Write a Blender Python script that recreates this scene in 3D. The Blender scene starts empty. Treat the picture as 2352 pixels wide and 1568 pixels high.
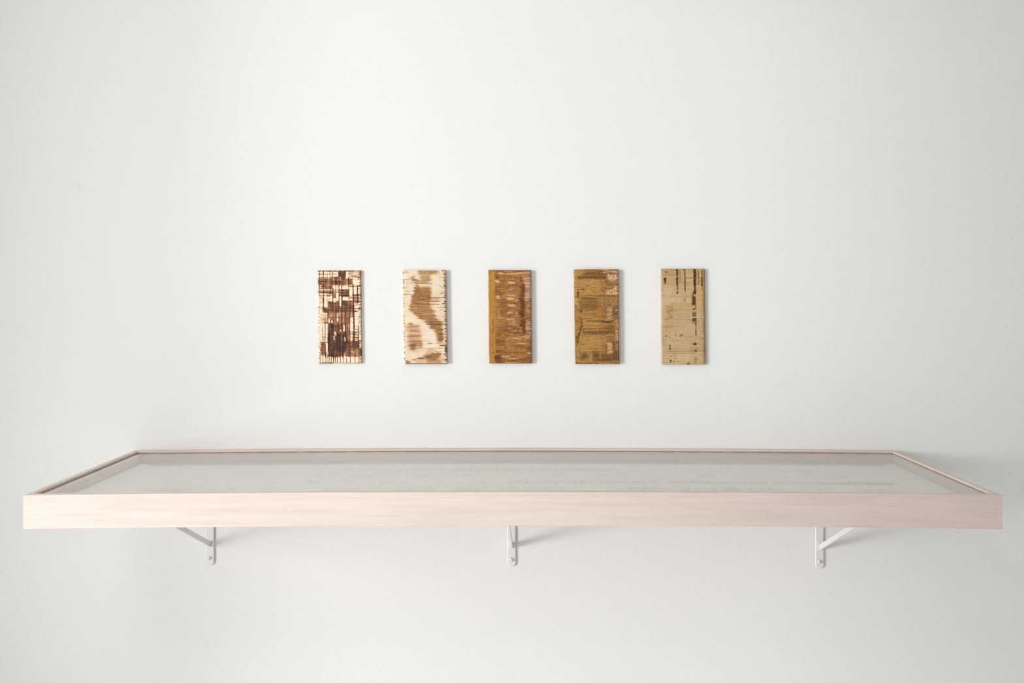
import bpy, bmesh, math, random
import numpy as np
from mathutils import Vector

# ------------------------------------------------------------------ camera, world, lights, exposure
S = bpy.context.scene
C = S.collection
F = 1960.0                       # focal length in pixels of the 2352 px wide frame (30 mm)
DW = 2.70                        # camera to wall
EYE = 1.50
cam_d = bpy.data.cameras.new('camera')
cam = bpy.data.objects.new('camera', cam_d)
C.objects.link(cam)
cam.location = (0, -DW, EYE)
cam.rotation_euler = (math.radians(90), 0, 0)
cam_d.sensor_width = 36
cam_d.lens = 30
cam_d.shift_x = -24 / 2352
cam_d.shift_y = -110 / 2352
cam_d.clip_start = 0.05
S.camera = cam

S.view_settings.view_transform = 'Standard'
S.view_settings.look = 'None'
S.view_settings.gamma = 1.0
S.view_settings.use_curve_mapping = False
S.view_settings.exposure = -0.02

w = bpy.data.worlds.new('daylight')
S.world = w
w.use_nodes = True
w.node_tree.nodes['Background'].inputs[0].default_value = (1.0, 0.97, 0.93, 1)
w.node_tree.nodes['Background'].inputs[1].default_value = 0.3

XL, XR, YR, ZC = -2.75, 3.6, -5.6, 3.15         # room
WY0, WY1, WZ0, WZ1 = -1.19, -2.80, 0.02, 2.95    # window opening in the left wall


def area(name, loc, rot, sx, sy, power, col):
    d = bpy.data.lights.new(name, 'AREA')
    d.shape = 'RECTANGLE'
    d.size, d.size_y, d.energy, d.color = sx, sy, power, col
    o = bpy.data.objects.new(name, d)
    C.objects.link(o)
    o.location = loc
    o.rotation_euler = rot
    return o


P_WIN, P_REAR, P_SUN = 212, 30, 1.02
TILT = 35
area('window_daylight', (XL - 1.60, -2.60, 1.30), (0, math.radians(-90), 0), 2.5, 2.0, P_WIN, (0.96, 0.985, 1.0))
area('rear_fill', (-1.0, YR + 0.05, 1.25), (math.radians(90 - TILT), 0, 0), 3.6, 2.2, P_REAR, (1.0, 0.975, 0.95))  # added fill behind the camera; the rear wall has no window
P_TOP = 22
area('overhead_fill', (-1.25, -2.7, ZC - 0.03), (0, 0, 0), 1.0, 1.2, P_TOP, (1.0, 0.965, 0.92))  # added overhead fill to brighten the case top and inside; no real fitting
sd = bpy.data.lights.new('low_sun', 'SUN')
sd.energy = P_SUN
sd.angle = math.radians(9)
sd.color = (1.0, 0.98, 0.95)
sun = bpy.data.objects.new('low_sun', sd)
C.objects.link(sun)
al = math.radians(33)
sun.rotation_euler = Vector((math.cos(al), math.sin(al), -0.06)).to_track_quat('-Z', 'Y').to_euler()

# ------------------------------------------------------------------ helpers


def L(c):                         # sRGB 0..255 -> linear
    c = np.asarray(c, float) / 255.0
    return np.where(c <= 0.04045, c / 12.92, ((c + 0.055) / 1.055) ** 2.4)


def mat(name, rgb, rough=0.6, spec=0.5, metal=0.0):
    m = bpy.data.materials.new(name)
    m.use_nodes = True
    b = m.node_tree.nodes['Principled BSDF']
    b.inputs['Base Color'].default_value = (*rgb, 1)
    b.inputs['Roughness'].default_value = rough
    b.inputs['Specular IOR Level'].default_value = spec
    b.inputs['Metallic'].default_value = metal
    return m, m.node_tree, b


def node(nt, t, **kw):
    n = nt.nodes.new(t)
    for k, v in kw.items():
        setattr(n, k, v)
    return n


def noise_mix(nt, b, c0, c1, scale, mapping=(1, 1, 1), detail=5, lo=0.35, hi=0.65, bump=0.0, bdist=0.001):
    tc = node(nt, 'ShaderNodeTexCoord')
    mp = node(nt, 'ShaderNodeMapping')
    mp.inputs['Scale'].default_value = mapping
    nz = node(nt, 'ShaderNodeTexNoise')
    nz.inputs['Scale'].default_value = scale
    nz.inputs['Detail'].default_value = detail
    cr = node(nt, 'ShaderNodeValToRGB')
    cr.color_ramp.elements[0].position = lo
    cr.color_ramp.elements[0].color = (*c0, 1)
    cr.color_ramp.elements[1].position = hi
    cr.color_ramp.elements[1].color = (*c1, 1)
    nt.links.new(tc.outputs['Object'], mp.inputs['Vector'])
    nt.links.new(mp.outputs['Vector'], nz.inputs['Vector'])
    nt.links.new(nz.outputs['Fac'], cr.inputs['Fac'])
    nt.links.new(cr.outputs['Color'], b.inputs['Base Color'])
    if bump:
        bp = node(nt, 'ShaderNodeBump')
        bp.inputs['Strength'].default_value = bump
        bp.inputs['Distance'].default_value = bdist
        nt.links.new(nz.outputs['Fac'], bp.inputs['Height'])
        nt.links.new(bp.outputs['Normal'], b.inputs['Normal'])
    return tc, mp, nz, cr


# materials
m_wall, nt, b = mat('white_wall_paint', (0.84, 0.84, 0.835), 0.75, 0.25)
tc = node(nt, 'ShaderNodeTexCoord')
n1 = node(nt, 'ShaderNodeTexNoise'); n1.inputs['Scale'].default_value = 220; n1.inputs['Detail'].default_value = 4
n2 = node(nt, 'ShaderNodeTexNoise'); n2.inputs['Scale'].default_value = 7; n2.inputs['Detail'].default_value = 3
ad = node(nt, 'ShaderNodeMath', operation='MULTIPLY_ADD'); ad.inputs[1].default_value = 3.0
bp = node(nt, 'ShaderNodeBump'); bp.inputs['Strength'].default_value = 0.35; bp.inputs['Distance'].default_value = 0.0006
nt.links.new(tc.outputs['Object'], n1.inputs['Vector']); nt.links.new(tc.outputs['Object'], n2.inputs['Vector'])
nt.links.new(n2.outputs['Fac'], ad.inputs[0]); nt.links.new(n1.outputs['Fac'], ad.inputs[2])
nt.links.new(ad.outputs[0], bp.inputs['Height']); nt.links.new(bp.outputs['Normal'], b.inputs['Normal'])

m_cream, _, _ = mat('cream_wall_paint', (0.84, 0.80, 0.755), 0.75, 0.25)
m_floor, nt, b = mat('pale_floor', (0.55, 0.5, 0.44), 0.5, 0.4)
noise_mix(nt, b, (0.84, 0.835, 0.82), (0.90, 0.89, 0.875), 1.5, (1, 8, 1))
m_ceil, _, _ = mat('ceiling_paint', (0.80, 0.795, 0.785), 0.8, 0.2)
m_trim, _, _ = mat('window_trim_paint', (0.8, 0.8, 0.79), 0.4, 0.5)

m_wood, nt, b = mat('whitewashed_maple', (0.8, 0.7, 0.63), 0.5, 0.15)
tc, mp, nz, cr = noise_mix(nt, b, L((218, 202, 193)), L((226, 212, 204)), 3.0, (1.2, 1.2, 22), 6, 0.3, 0.6)
# a few darker short flecks of grain along x
nf = node(nt, 'ShaderNodeTexNoise'); nf.inputs['Scale'].default_value = 4.0; nf.inputs['Detail'].default_value = 8
mpf = node(nt, 'ShaderNodeMapping'); mpf.inputs['Scale'].default_value = (1.6, 1.6, 80)
crf = node(nt, 'ShaderNodeValToRGB')
crf.color_ramp.elements[0].position = 0.58; crf.color_ramp.elements[0].color = (0, 0, 0, 1)
crf.color_ramp.elements[1].position = 0.86; crf.color_ramp.elements[1].color = (1, 1, 1, 1)
mx = node(nt, 'ShaderNodeMix', data_type='RGBA', blend_type='MIX')
mx.inputs['B'].default_value = (*L((210, 187, 173)), 1)
nt.links.new(tc.outputs['Object'], mpf.inputs['Vector']); nt.links.new(mpf.outputs['Vector'], nf.inputs['Vector'])
nt.links.new(nf.outputs['Fac'], crf.inputs['Fac']); nt.links.new(crf.outputs['Color'], mx.inputs['Factor'])
nt.links.new(cr.outputs['Color'], mx.inputs['A']); nt.links.new(mx.outputs['Result'], b.inputs['Base Color'])

m_paper, nt, b = mat('drawing_paper', L((236, 236, 230)), 0.8, 0.2)
noise_mix(nt, b, L((245, 242, 232)), L((250, 247, 238)), 60, detail=3)
m_ink, _, _ = mat('pale_pencil', L((200, 201, 196)), 0.8, 0.2)
m_metal, nt, b = mat('white_powder_coat', (0.8, 0.8, 0.8), 0.38, 0.5)
noise_mix(nt, b, (0.78, 0.775, 0.765), (0.82, 0.815, 0.805), 300, bump=0.1, bdist=0.0002)
m_screw, _, _ = mat('screw_metal', (0.78, 0.78, 0.77), 0.28, 0.5, 0.6)

m_recess, _, _ = mat('screw_drive_recess', (0.05, 0.045, 0.04), 0.6, 0.2)  # shade inside the screw hole, put into the colour
m_glass = bpy.data.materials.new('clear_glass')
m_glass.use_nodes = True
nt = m_glass.node_tree
nt.nodes.clear()
out = node(nt, 'ShaderNodeOutputMaterial')
mixs = node(nt, 'ShaderNodeMixShader')
fr = node(nt, 'ShaderNodeFresnel')          # the node inverts the IOR on back faces; undo that for a thin parallel pane
ge = node(nt, 'ShaderNodeNewGeometry'); mr = node(nt, 'ShaderNodeMapRange')
mr.inputs['To Min'].default_value = 1.32; mr.inputs['To Max'].default_value = 1 / 1.32
nt.links.new(ge.outputs['Backfacing'], mr.inputs['Value']); nt.links.new(mr.outputs['Result'], fr.inputs['IOR'])
tr = node(nt, 'ShaderNodeBsdfTransparent'); tr.inputs['Color'].default_value = (0.99, 0.993, 0.988, 1)
gl = node(nt, 'ShaderNodeBsdfGlossy'); gl.inputs['Roughness'].default_value = 0.02
nt.links.new(fr.outputs[0], mixs.inputs[0]); nt.links.new(tr.outputs[0], mixs.inputs[1])
nt.links.new(gl.outputs[0], mixs.inputs[2]); nt.links.new(mixs.outputs[0], out.inputs['Surface'])


def link_mesh(name, me, m, parent=None):
    me.materials.append(m)
    o = bpy.data.objects.new(name, me)
    C.objects.link(o)
    if parent is not None:
        o.parent = parent
    return o


def bm_obj(name, bm, m, parent=None, bevel=0.0, smooth=False):
    me = bpy.data.meshes.new(name)
    bmesh.ops.recalc_face_normals(bm, faces=bm.faces)
    bm.to_mesh(me)
    bm.free()
    if smooth:
        for p in me.polygons:
            p.use_smooth = True
    o = link_mesh(name, me, m, parent)
    if bevel:
        md = o.modifiers.new('bevel', 'BEVEL')
        md.width = bevel
        md.segments = 2
        md.limit_method = 'ANGLE'
    return o


def box(bm, x0, x1, y0, y1, z0, z1):
    v = [bm.verts.new(p) for p in ((x0, y0, z0), (x1, y0, z0), (x1, y1, z0), (x0, y1, z0),
                                   (x0, y0, z1), (x1, y0, z1), (x1, y1, z1), (x0, y1, z1))]
    for f in ((3, 2, 1, 0), (4, 5, 6, 7), (0, 1, 5, 4), (1, 2, 6, 5), (2, 3, 7, 6), (3, 0, 4, 7)):
        bm.faces.new([v[i] for i in f])


def empty(name, loc, label, cat, group=None):
    o = bpy.data.objects.new(name, None)
    C.objects.link(o)
    o.location = loc
    o.empty_display_size = 0.05
    o['label'] = label
    o['category'] = cat
    if group:
        o['group'] = group
    return o


# ------------------------------------------------------------------ room
def struct(name, boxes, m):
    bm = bmesh.new()
    for q in boxes:
        box(bm, *q)
    o = bm_obj(name, bm, m)
    o['kind'] = 'structure'
    return o


T = 0.15
struct('wall_back', [(XL - T, XR + T, 0, T, -T, ZC + T)], m_wall)
struct('wall_left', [(XL - T, XL, WY0, 0, 0, ZC), (XL - T, XL, YR, WY1, 0, ZC),
                     (XL - T, XL, WY1, WY0, 0, WZ0), (XL - T, XL, WY1, WY0, WZ1, ZC)], m_cream)
struct('wall_right', [(XR, XR + T, YR, 0, 0, ZC)], m_wall)
struct('wall_rear', [(XL - T, XR + T, YR - T, YR, 0, ZC)], m_wall)
struct('floor', [(XL - T, XR + T, YR - T, 0, -T, 0)], m_floor)
struct('ceiling', [(XL - T, XR + T, YR - T, 0, ZC, ZC + T)], m_ceil)
fw = 0.05
struct('window_1', [(XL - T, XL + 0.01, WY0 - fw, WY0, WZ0, WZ1), (XL - T, XL + 0.01, WY1, WY1 + fw, WZ0, WZ1),
                    (XL - T, XL + 0.01, WY1 + fw, WY0 - fw, WZ0, WZ0 + fw),
                    (XL - T, XL + 0.01, WY1 + fw, WY0 - fw, WZ1 - fw, WZ1)], m_trim)

# ------------------------------------------------------------------ display case
CX = -0.0235
SAG = 0.0080


def bow(x):
    return -SAG * ((x - CX) / 1.2) ** 2


TOP = 1.0125                       # rim height at the middle; the ends sag a little
X0, X1 = -1.2265, 1.1795
YB, YF = -0.0006, -0.6035
RIM, SRIM, LIN = 0.0190, 0.0165, 0.0155
HGT, REC, GT = 0.0832, 0.0058, 0.0020
FLOORZ = 0.0352                    # paper level below the rim

case = empty('display_case', (CX, YB, TOP - HGT),
             'long shallow whitewashed wood display case with glass top, fixed to the white wall', 'display case')
base_loc = Vector((CX, YB, TOP - HGT))


def bowed(name, x0, x1, y0, y1, d0, d1, m, parent=case, nx=32, bevel=0.0008, mitre=None):
    """box between depths d0 (upper) and d1 (lower) under the rim, following the sag"""
    bm = bmesh.new()
    n = max(1, int(nx * (x1 - x0) / 2.4))
    rows = []
    for i in range(n + 1):
        t = i / n
        r = []
        for y, d in ((y0, d1), (y1, d1), (y1, d0), (y0, d0)):
            a, c = x0, x1
            if mitre:
                my = mitre if y == y0 else 0
                if y == (y0 if mitre > 0 else y1):
                    a, c = x0 + abs(mitre), x1 - abs(mitre)
            x = a + (c - a) * t
            r.append(bm.verts.new((x - base_loc.x, y - base_loc.y, TOP - d + bow(x) - base_loc.z)))
        rows.append(r)
    for i in range(n):
        p, q = rows[i], rows[i + 1]
        for k in range(4):
            j = (k + 1) % 4
            bm.faces.new((p[k], p[j], q[j], q[k]))
    bm.faces.new(rows[0][::-1])
    bm.faces.new(rows[-1])
    return bm_obj(name, bm, m, parent, bevel)


# y0 < y1 ; front panel runs the full width, back and sides fit between
bowed('front_panel', X0, X1, YF, YF + RIM, 0, HGT, m_wood)
bowed('back_panel', X0, X1, YB - RIM, YB, 0, HGT, m_wood)
bowed('side_panel', X0, X0 + SRIM, YF + RIM, YB - RIM, 0, HGT, m_wood)
bowed('side_panel', X1 - SRIM, X1, YF + RIM, YB - RIM, 0, HGT, m_wood)
LZ0 = REC + GT
ix0, ix1, iy0, iy1 = X0 + SRIM, X1 - SRIM, YF + RIM, YB - RIM
bowed('glass_ledge', ix0, ix1, iy0, iy0 + LIN, LZ0, HGT - 0.012, m_wood, bevel=0.0005)
bowed('glass_ledge', ix0, ix1, iy1 - LIN, iy1, LZ0, HGT - 0.012, m_wood, bevel=0.0005)
LL, LR = 0.0205, 0.0085          # left and right ledges differ a little
bowed('glass_ledge', ix0, ix0 + LL, iy0 + LIN, iy1 - LIN, LZ0, HGT - 0.012, m_wood, bevel=0.0005)
bowed('glass_ledge', ix1 - LR, ix1, iy0 + LIN, iy1 - LIN, LZ0, HGT - 0.012, m_wood, bevel=0.0005)
bowed('bottom_board', ix0, ix1, iy0, iy1, HGT - 0.012, HGT, m_wood, bevel=0)
jx0, jx1, jy0, jy1 = ix0 + LL, ix1 - LR, iy0 + LIN, iy1 - LIN
bowed('bed_board', jx0, jx1, jy0, jy1, FLOORZ, HGT - 0.012, m_wood, bevel=0)
g = bowed('glass_pane', ix0 + 0.0015, ix1 - 0.0015, iy0 + 0.0015, iy1 - 0.0015, REC, LZ0, m_glass, bevel=0)
ge_m, _, _ = mat('glass_cut_edge', L((112, 100, 84)), 0.5, 0.4)  # cut edge colour, darkened to carry the shadow line beside the rim
g.data.materials.append(ge_m)
for p in g.data.polygons:
    if abs(p.normal.z) < 0.5:
        p.material_index = 1
g['label'] = 'clear glass lid set just below the rim'

# paper sheet lying in the case, back edge cut in with 45 degree corners
sheet = empty('paper_sheet', (CX, (jy0 + jy1) / 2, TOP - FLOORZ),
              'long white paper sheet with rows of faint grey handwriting, lying inside the glass-topped case', 'paper')
sl = sheet.location


def on_sheet(x, y, h):
    return (x - sl.x, y - sl.y, TOP - FLOORZ + bow(x) + h - sl.z)


bm = bmesh.new()
cut = 0.050
N = 80
top, bot = [], []
for i in range(N + 1):
    x = jx0 + 0.001 + (jx1 - jx0 - 0.002) * (i / N) ** 1.0
    top.append(x)
for k in (0.012, 0.024, 0.036, 0.046, 0.056, 0.07):
    top += [jx0 + k, jx1 - k]
top = sorted(top)


def back_y(x):
    e = min(x - jx0, jx1 - x)
    if e > 0.075:
        return jy1 - cut
    t = e / 0.075
    return jy1 - 0.001 - (cut - 0.001) * math.sin(t * math.pi / 2) ** 1.15


vt = []
for x in top:
    yb = back_y(x)
    vt.append([bm.verts.new(on_sheet(x, jy0 + 0.001, 0.0002)), bm.verts.new(on_sheet(x, yb, 0.0002)),
               bm.verts.new(on_sheet(x, yb, 0.0008)), bm.verts.new(on_sheet(x, jy0 + 0.001, 0.0008))])
for p, q in zip(vt, vt[1:]):
    for k in range(4):
        j = (k + 1) % 4
        bm.faces.new((p[k], p[j], q[j], q[k]))
bm.faces.new(vt[0][::-1])
bm.faces.new(vt[-1])
bm_obj('sheet', bm, m_paper, sheet)

# rows of illegible pencil handwriting on the sheet (pixel spans in the photo -> metres on the sheet)
rows = [
    # y row in the photo, letter height m, [(x0, x1, density)]
    (1079.5, 0.055, [(724, 745, .6), (760, 800, .7), (805, 870, .8), (880, 996, 1.0), (1006, 1200, 1.1), (1200, 1420, 1.3),
                   (1440, 1500, .8), (1555, 1650, .7), (1655, 1740, .6), (1780, 1870, .6), (1925, 1960, .4)]),
    (1092.0, 0.048, [(375, 408, .8), (445, 470, .8), (530, 680, .7), (704, 790, .8), (800, 870, .9), (880, 905, .6), (940, 1005, 1),
                   (1010, 1035, .8), (1050, 1095, .7), (1268, 1315, .8), (1360, 1445, .8), (1470, 1490, .5),
                   (1600, 1645, .9), (1715, 1780, .6), (1850, 1955, .6)]),
    (1107.0, 0.052, [(325, 335, .7), (380, 415, .9), (430, 445, .6), (480, 510, .5), (620, 650, .7), (705, 740, .8), (800, 815, .9),
                   (855, 900, .7), (925, 940, .8), (1085, 1110, .7), (1165, 1515, 1.3), (1540, 1700, 1.4), (1705, 1850, 1.3),
                   (1870, 2055, 2.0)]),
    (1122.5, 0.055, [(312, 322, .8), (330, 400, 1.2), (400, 450, .9), (470, 500, .8), (520, 545, .9), (600, 635, .7),
                   (740, 820, .9), (850, 870, 1.1), (910, 965, 1), (980, 1000, 1), (1045, 1120, 1), (1145, 1190, .9),
                   (1200, 1310, .9), (1405, 1560, 1.1), (1560, 1700, .9), (1660, 1800, 1.1), (1880, 1920, .8), (1970, 2065, .9)]),
]
rnd = random.Random(5)
bm = bmesh.new()


def stroke(pts, wd):
    prev = None
    for i, (x, y) in enumerate(pts):
        a = pts[max(0, i - 1)]
        c = pts[min(len(pts) - 1, i + 1)]
        dx, dy = c[0] - a[0], c[1] - a[1]
        l = math.hypot(dx, dy) or 1
        nx, ny = -dy / l * wd / 2, dx / l * wd / 2
        cur = (bm.verts.new(on_sheet(x + nx, y + ny, 0.0011)), bm.verts.new(on_sheet(x - nx, y - ny, 0.0011)))
        if prev:
            bm.faces.new((prev[0], prev[1], cur[1], cur[0]))
        prev = cur


for py, lh, segs in rows:
    for xa, xb, den in segs:
        zs = EYE - (TOP - FLOORZ + bow(((xa + xb) / 2 - 1200) / F * 2.4))
        D = zs * F / (py - 674 + (bow(0) - bow(((xa + xb) / 2 - 1200) / F * 2.4)) * 0)
        # centre row height is the same physical row all along the sheet
        D = (EYE - (TOP - FLOORZ)) * F / (py - 674)
        y = D - DW
        y = -y if y > 0 else y
        y = -(DW - D)
        x0, x1 = (xa - 1200) * D / F, (xb - 1200) * D / F
        x = x0
        while x < x1:
            step = rnd.uniform(0.003, 0.008) / den / 1.3
            h = lh * rnd.uniform(0.25, 0.9)
            yo = y + rnd.uniform(-0.25, 0.25) * lh
            k = rnd.random()
            wd = rnd.uniform(0.0007, 0.0013)
            if k < 0.5:                                   # slanted stroke
                s = rnd.uniform(-0.003, 0.006)
                stroke([(x, yo - h / 2), (x + s * .5, yo), (x + s, yo + h / 2)], wd)
            elif k < 0.85:                                # loop
                r = rnd.uniform(0.003, 0.006)
                a0 = rnd.uniform(0, 6)
                stroke([(x + r * math.cos(a0 + t), yo + h * .35 * math.sin(a0 + t)) for t in
                        [j * 0.7 for j in range(rnd.randint(4, 9))]], wd)
            else:                                         # cross bar
                stroke([(x, yo), (x + rnd.uniform(.008, .02), yo + rnd.uniform(-.003, .003))], wd)
            x += step
ink = bm_obj('handwriting', bm, m_ink, sheet)
ink['kind'] = 'stuff'
ink['label'] = 'four rows of faint grey handwriting'

# ------------------------------------------------------------------ brackets


def wpt(px, D):
    return (px - 1200) * D / F


def bracket(px, dz, label, turn=0.0, recess=True, lean=0.0):
    x = wpt(px, 2.695)
    zc = TOP - HGT + bow(x)                 # underside of the case
    zb = EYE - 0.8580 + dz                  # foot of the plate
    H = zc - zb
    root = empty('shelf_bracket', (x, -0.0004, zb), label, 'bracket', 'white brackets under the display case')
    root.rotation_euler = (0, lean, 0)
    # wall plate: rounded foot, soft front edges
    W, TH = 0.0140, 0.0060
    pts = [(-W, H), (-W, 0.010)]
    for i in range(9):
        a = math.pi + math.pi * i / 8
        pts.append((W * math.cos(a) * (0.93 + 0.07 * abs(math.cos(a))), 0.010 + 0.0098 * math.sin(a)))
    pts += [(W, 0.010), (W, H)]
    clean = []
    for p in pts:
        if not clean or (abs(p[0] - clean[-1][0]) + abs(p[1] - clean[-1][1])) > 1e-4:
            clean.append(p)
    bm = bmesh.new()
    prof = [(0.0035, 0.0), (0.0035, -0.0020), (0.0, -0.0022), (0.0, -TH + 0.0026), (0.0005, -TH + 0.0018), (0.0016, -TH + 0.0007), (0.0034, -TH)]

    def inset(p, d):
        fx = (W - d) / W
        return (p[0] * fx, max(p[1], d) if p[1] < 0.01 else p[1])
    rings = []
    for d, y in prof:
        rings.append([bm.verts.new((p[0] * (W - d) / W, y, p[1] if p[1] >= H - 1e-6 else (0.010 + (p[1] - 0.010) * (0.010 - d) / 0.010 if p[1] < 0.010 else p[1]))) for p in clean])
    n = len(clean)
    for a, c in zip(rings, rings[1:]):
        for i in range(n):
            j = (i + 1) % n
            bm.faces.new((a[i], a[j], c[j], c[i]))
    bm.faces.new(rings[0][::-1])
    bm.faces.new(rings[-1])
    bm_obj('wall_plate', bm, m_metal, root)
    # arm under the case
    bm = bmesh.new()
    box(bm, -0.015, 0.015, -0.455, -TH, H - 0.0090, H - 0.0020)
    bm_obj('arm', bm, m_metal, root, 0.0015)
    # strut: thin flat bar on edge, from the plate out to the arm tip
    zs0, zs1 = 0.0585, 0.0765
    ye = -0.43
    sl_ = (H - 0.008 - zs1) / (abs(ye) - TH)
    bm = bmesh.new()
    t = 0.0027
    lo0, up0 = (-TH, zs0), (-TH, zs1)
    up1 = (ye + 0.02, H - 0.006)
    lo1 = (ye - 0.012, H - 0.006)
    v = [[bm.verts.new((sx, y, z)) for (y, z) in (lo0, up0, up1, lo1)] for sx in (-t, t)]
    bm.faces.new(v[0][::-1])
    bm.faces.new(v[1])
    for i in range(4):
        j = (i + 1) % 4
        bm.faces.new((v[0][i], v[0][j], v[1][j], v[1][i]))
    st = bm_obj('strut', bm, m_metal, root, 0.0006)
    st.location = (0.0012, 0, 0)
    st.rotation_euler = (0, 0, turn)
    # round-headed screw
    bm = bmesh.new()
    R = 0.0064
    prof = [(0.0, R), (0.0014, R), (0.0032, R * .86), (0.0045, R * .58), (0.0051, R * .30)]
    if recess:
        prof += [(0.0051, R * .25), (0.0022, R * .20), (0.0018, 0.0)]
    else:
        prof += [(0.0053, 0.0)]
    seg = 20
    rg = []
    for d, r in prof:
        if r == 0:
            rg.append([bm.verts.new((0, -d, 0))])
        else:
            rg.append([bm.verts.new((r * math.cos(2 * math.pi * i / seg), -d, r * math.sin(2 * math.pi * i / seg))) for i in range(seg)])
    bm.faces.new(rg[0])
    for a, c in zip(rg, rg[1:]):
        for i in range(seg):
            j = (i + 1) % seg
            if len(c) == 1:
                bm.faces.new((a[i], a[j], c[0]))
            else:
                bm.faces.new((a[i], a[j], c[j], c[i]))
    sc = bm_obj('screw', bm, m_screw, root, smooth=True)
    sc.data.materials.append(m_recess)
    if recess:
        for p in sc.data.polygons:
            if math.hypot(p.center.x, p.center.z) < R * .245:
                p.material_index = 1
    sc.location = (0, -TH + 0.0001, 0.0232)
    return root


bracket(481.8, 0.0000, 'white metal shelf bracket under the left end of the case, strut greyish', recess=True)
bracket(1174.8, -0.0045, 'white metal shelf bracket under the middle of the case, strut seen edge-on', turn=math.radians(-0.8), recess=False)
bracket(1882.5, -0.0105, 'white metal shelf bracket under the right end of the case, strut bright white')

# ------------------------------------------------------------------ the five painted boards


def vnoise(H, W, cy, cx, seed, octaves=3):
    """value noise, cell sizes cy, cx in canvas cells, 0..1"""
    r = np.random.RandomState(seed)
    out = np.zeros((H, W))
    amp = 1.0
    tot = 0
    for o in range(octaves):
        sy, sx = max(cy / 2 ** o, 1.0), max(cx / 2 ** o, 1.0)
        gh, gw = int(H / sy) + 3, int(W / sx) + 3
        g_ = r.rand(gh, gw)
        yy = np.arange(H) / sy
        xx = np.arange(W) / sx
        y0, x0 = yy.astype(int), xx.astype(int)
        fy, fx = yy - y0, xx - x0
        fy, fx = fy * fy * (3 - 2 * fy), fx * fx * (3 - 2 * fx)
        fy, fx = fy[:, None], fx[None, :]
        A = g_[y0][:, x0]; B = g_[y0][:, x0 + 1]; Cc = g_[y0 + 1][:, x0]; Dd = g_[y0 + 1][:, x0 + 1]
        out += amp * ((A * (1 - fx) + B * fx) * (1 - fy) + (Cc * (1 - fx) + Dd * fx) * fy)
        tot += amp
        amp *= 0.55
    return out / tot


def ss(a, lo, hi):
    t = np.clip((a - lo) / (hi - lo), 0, 1)
    return t * t * (3 - 2 * t)


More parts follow.
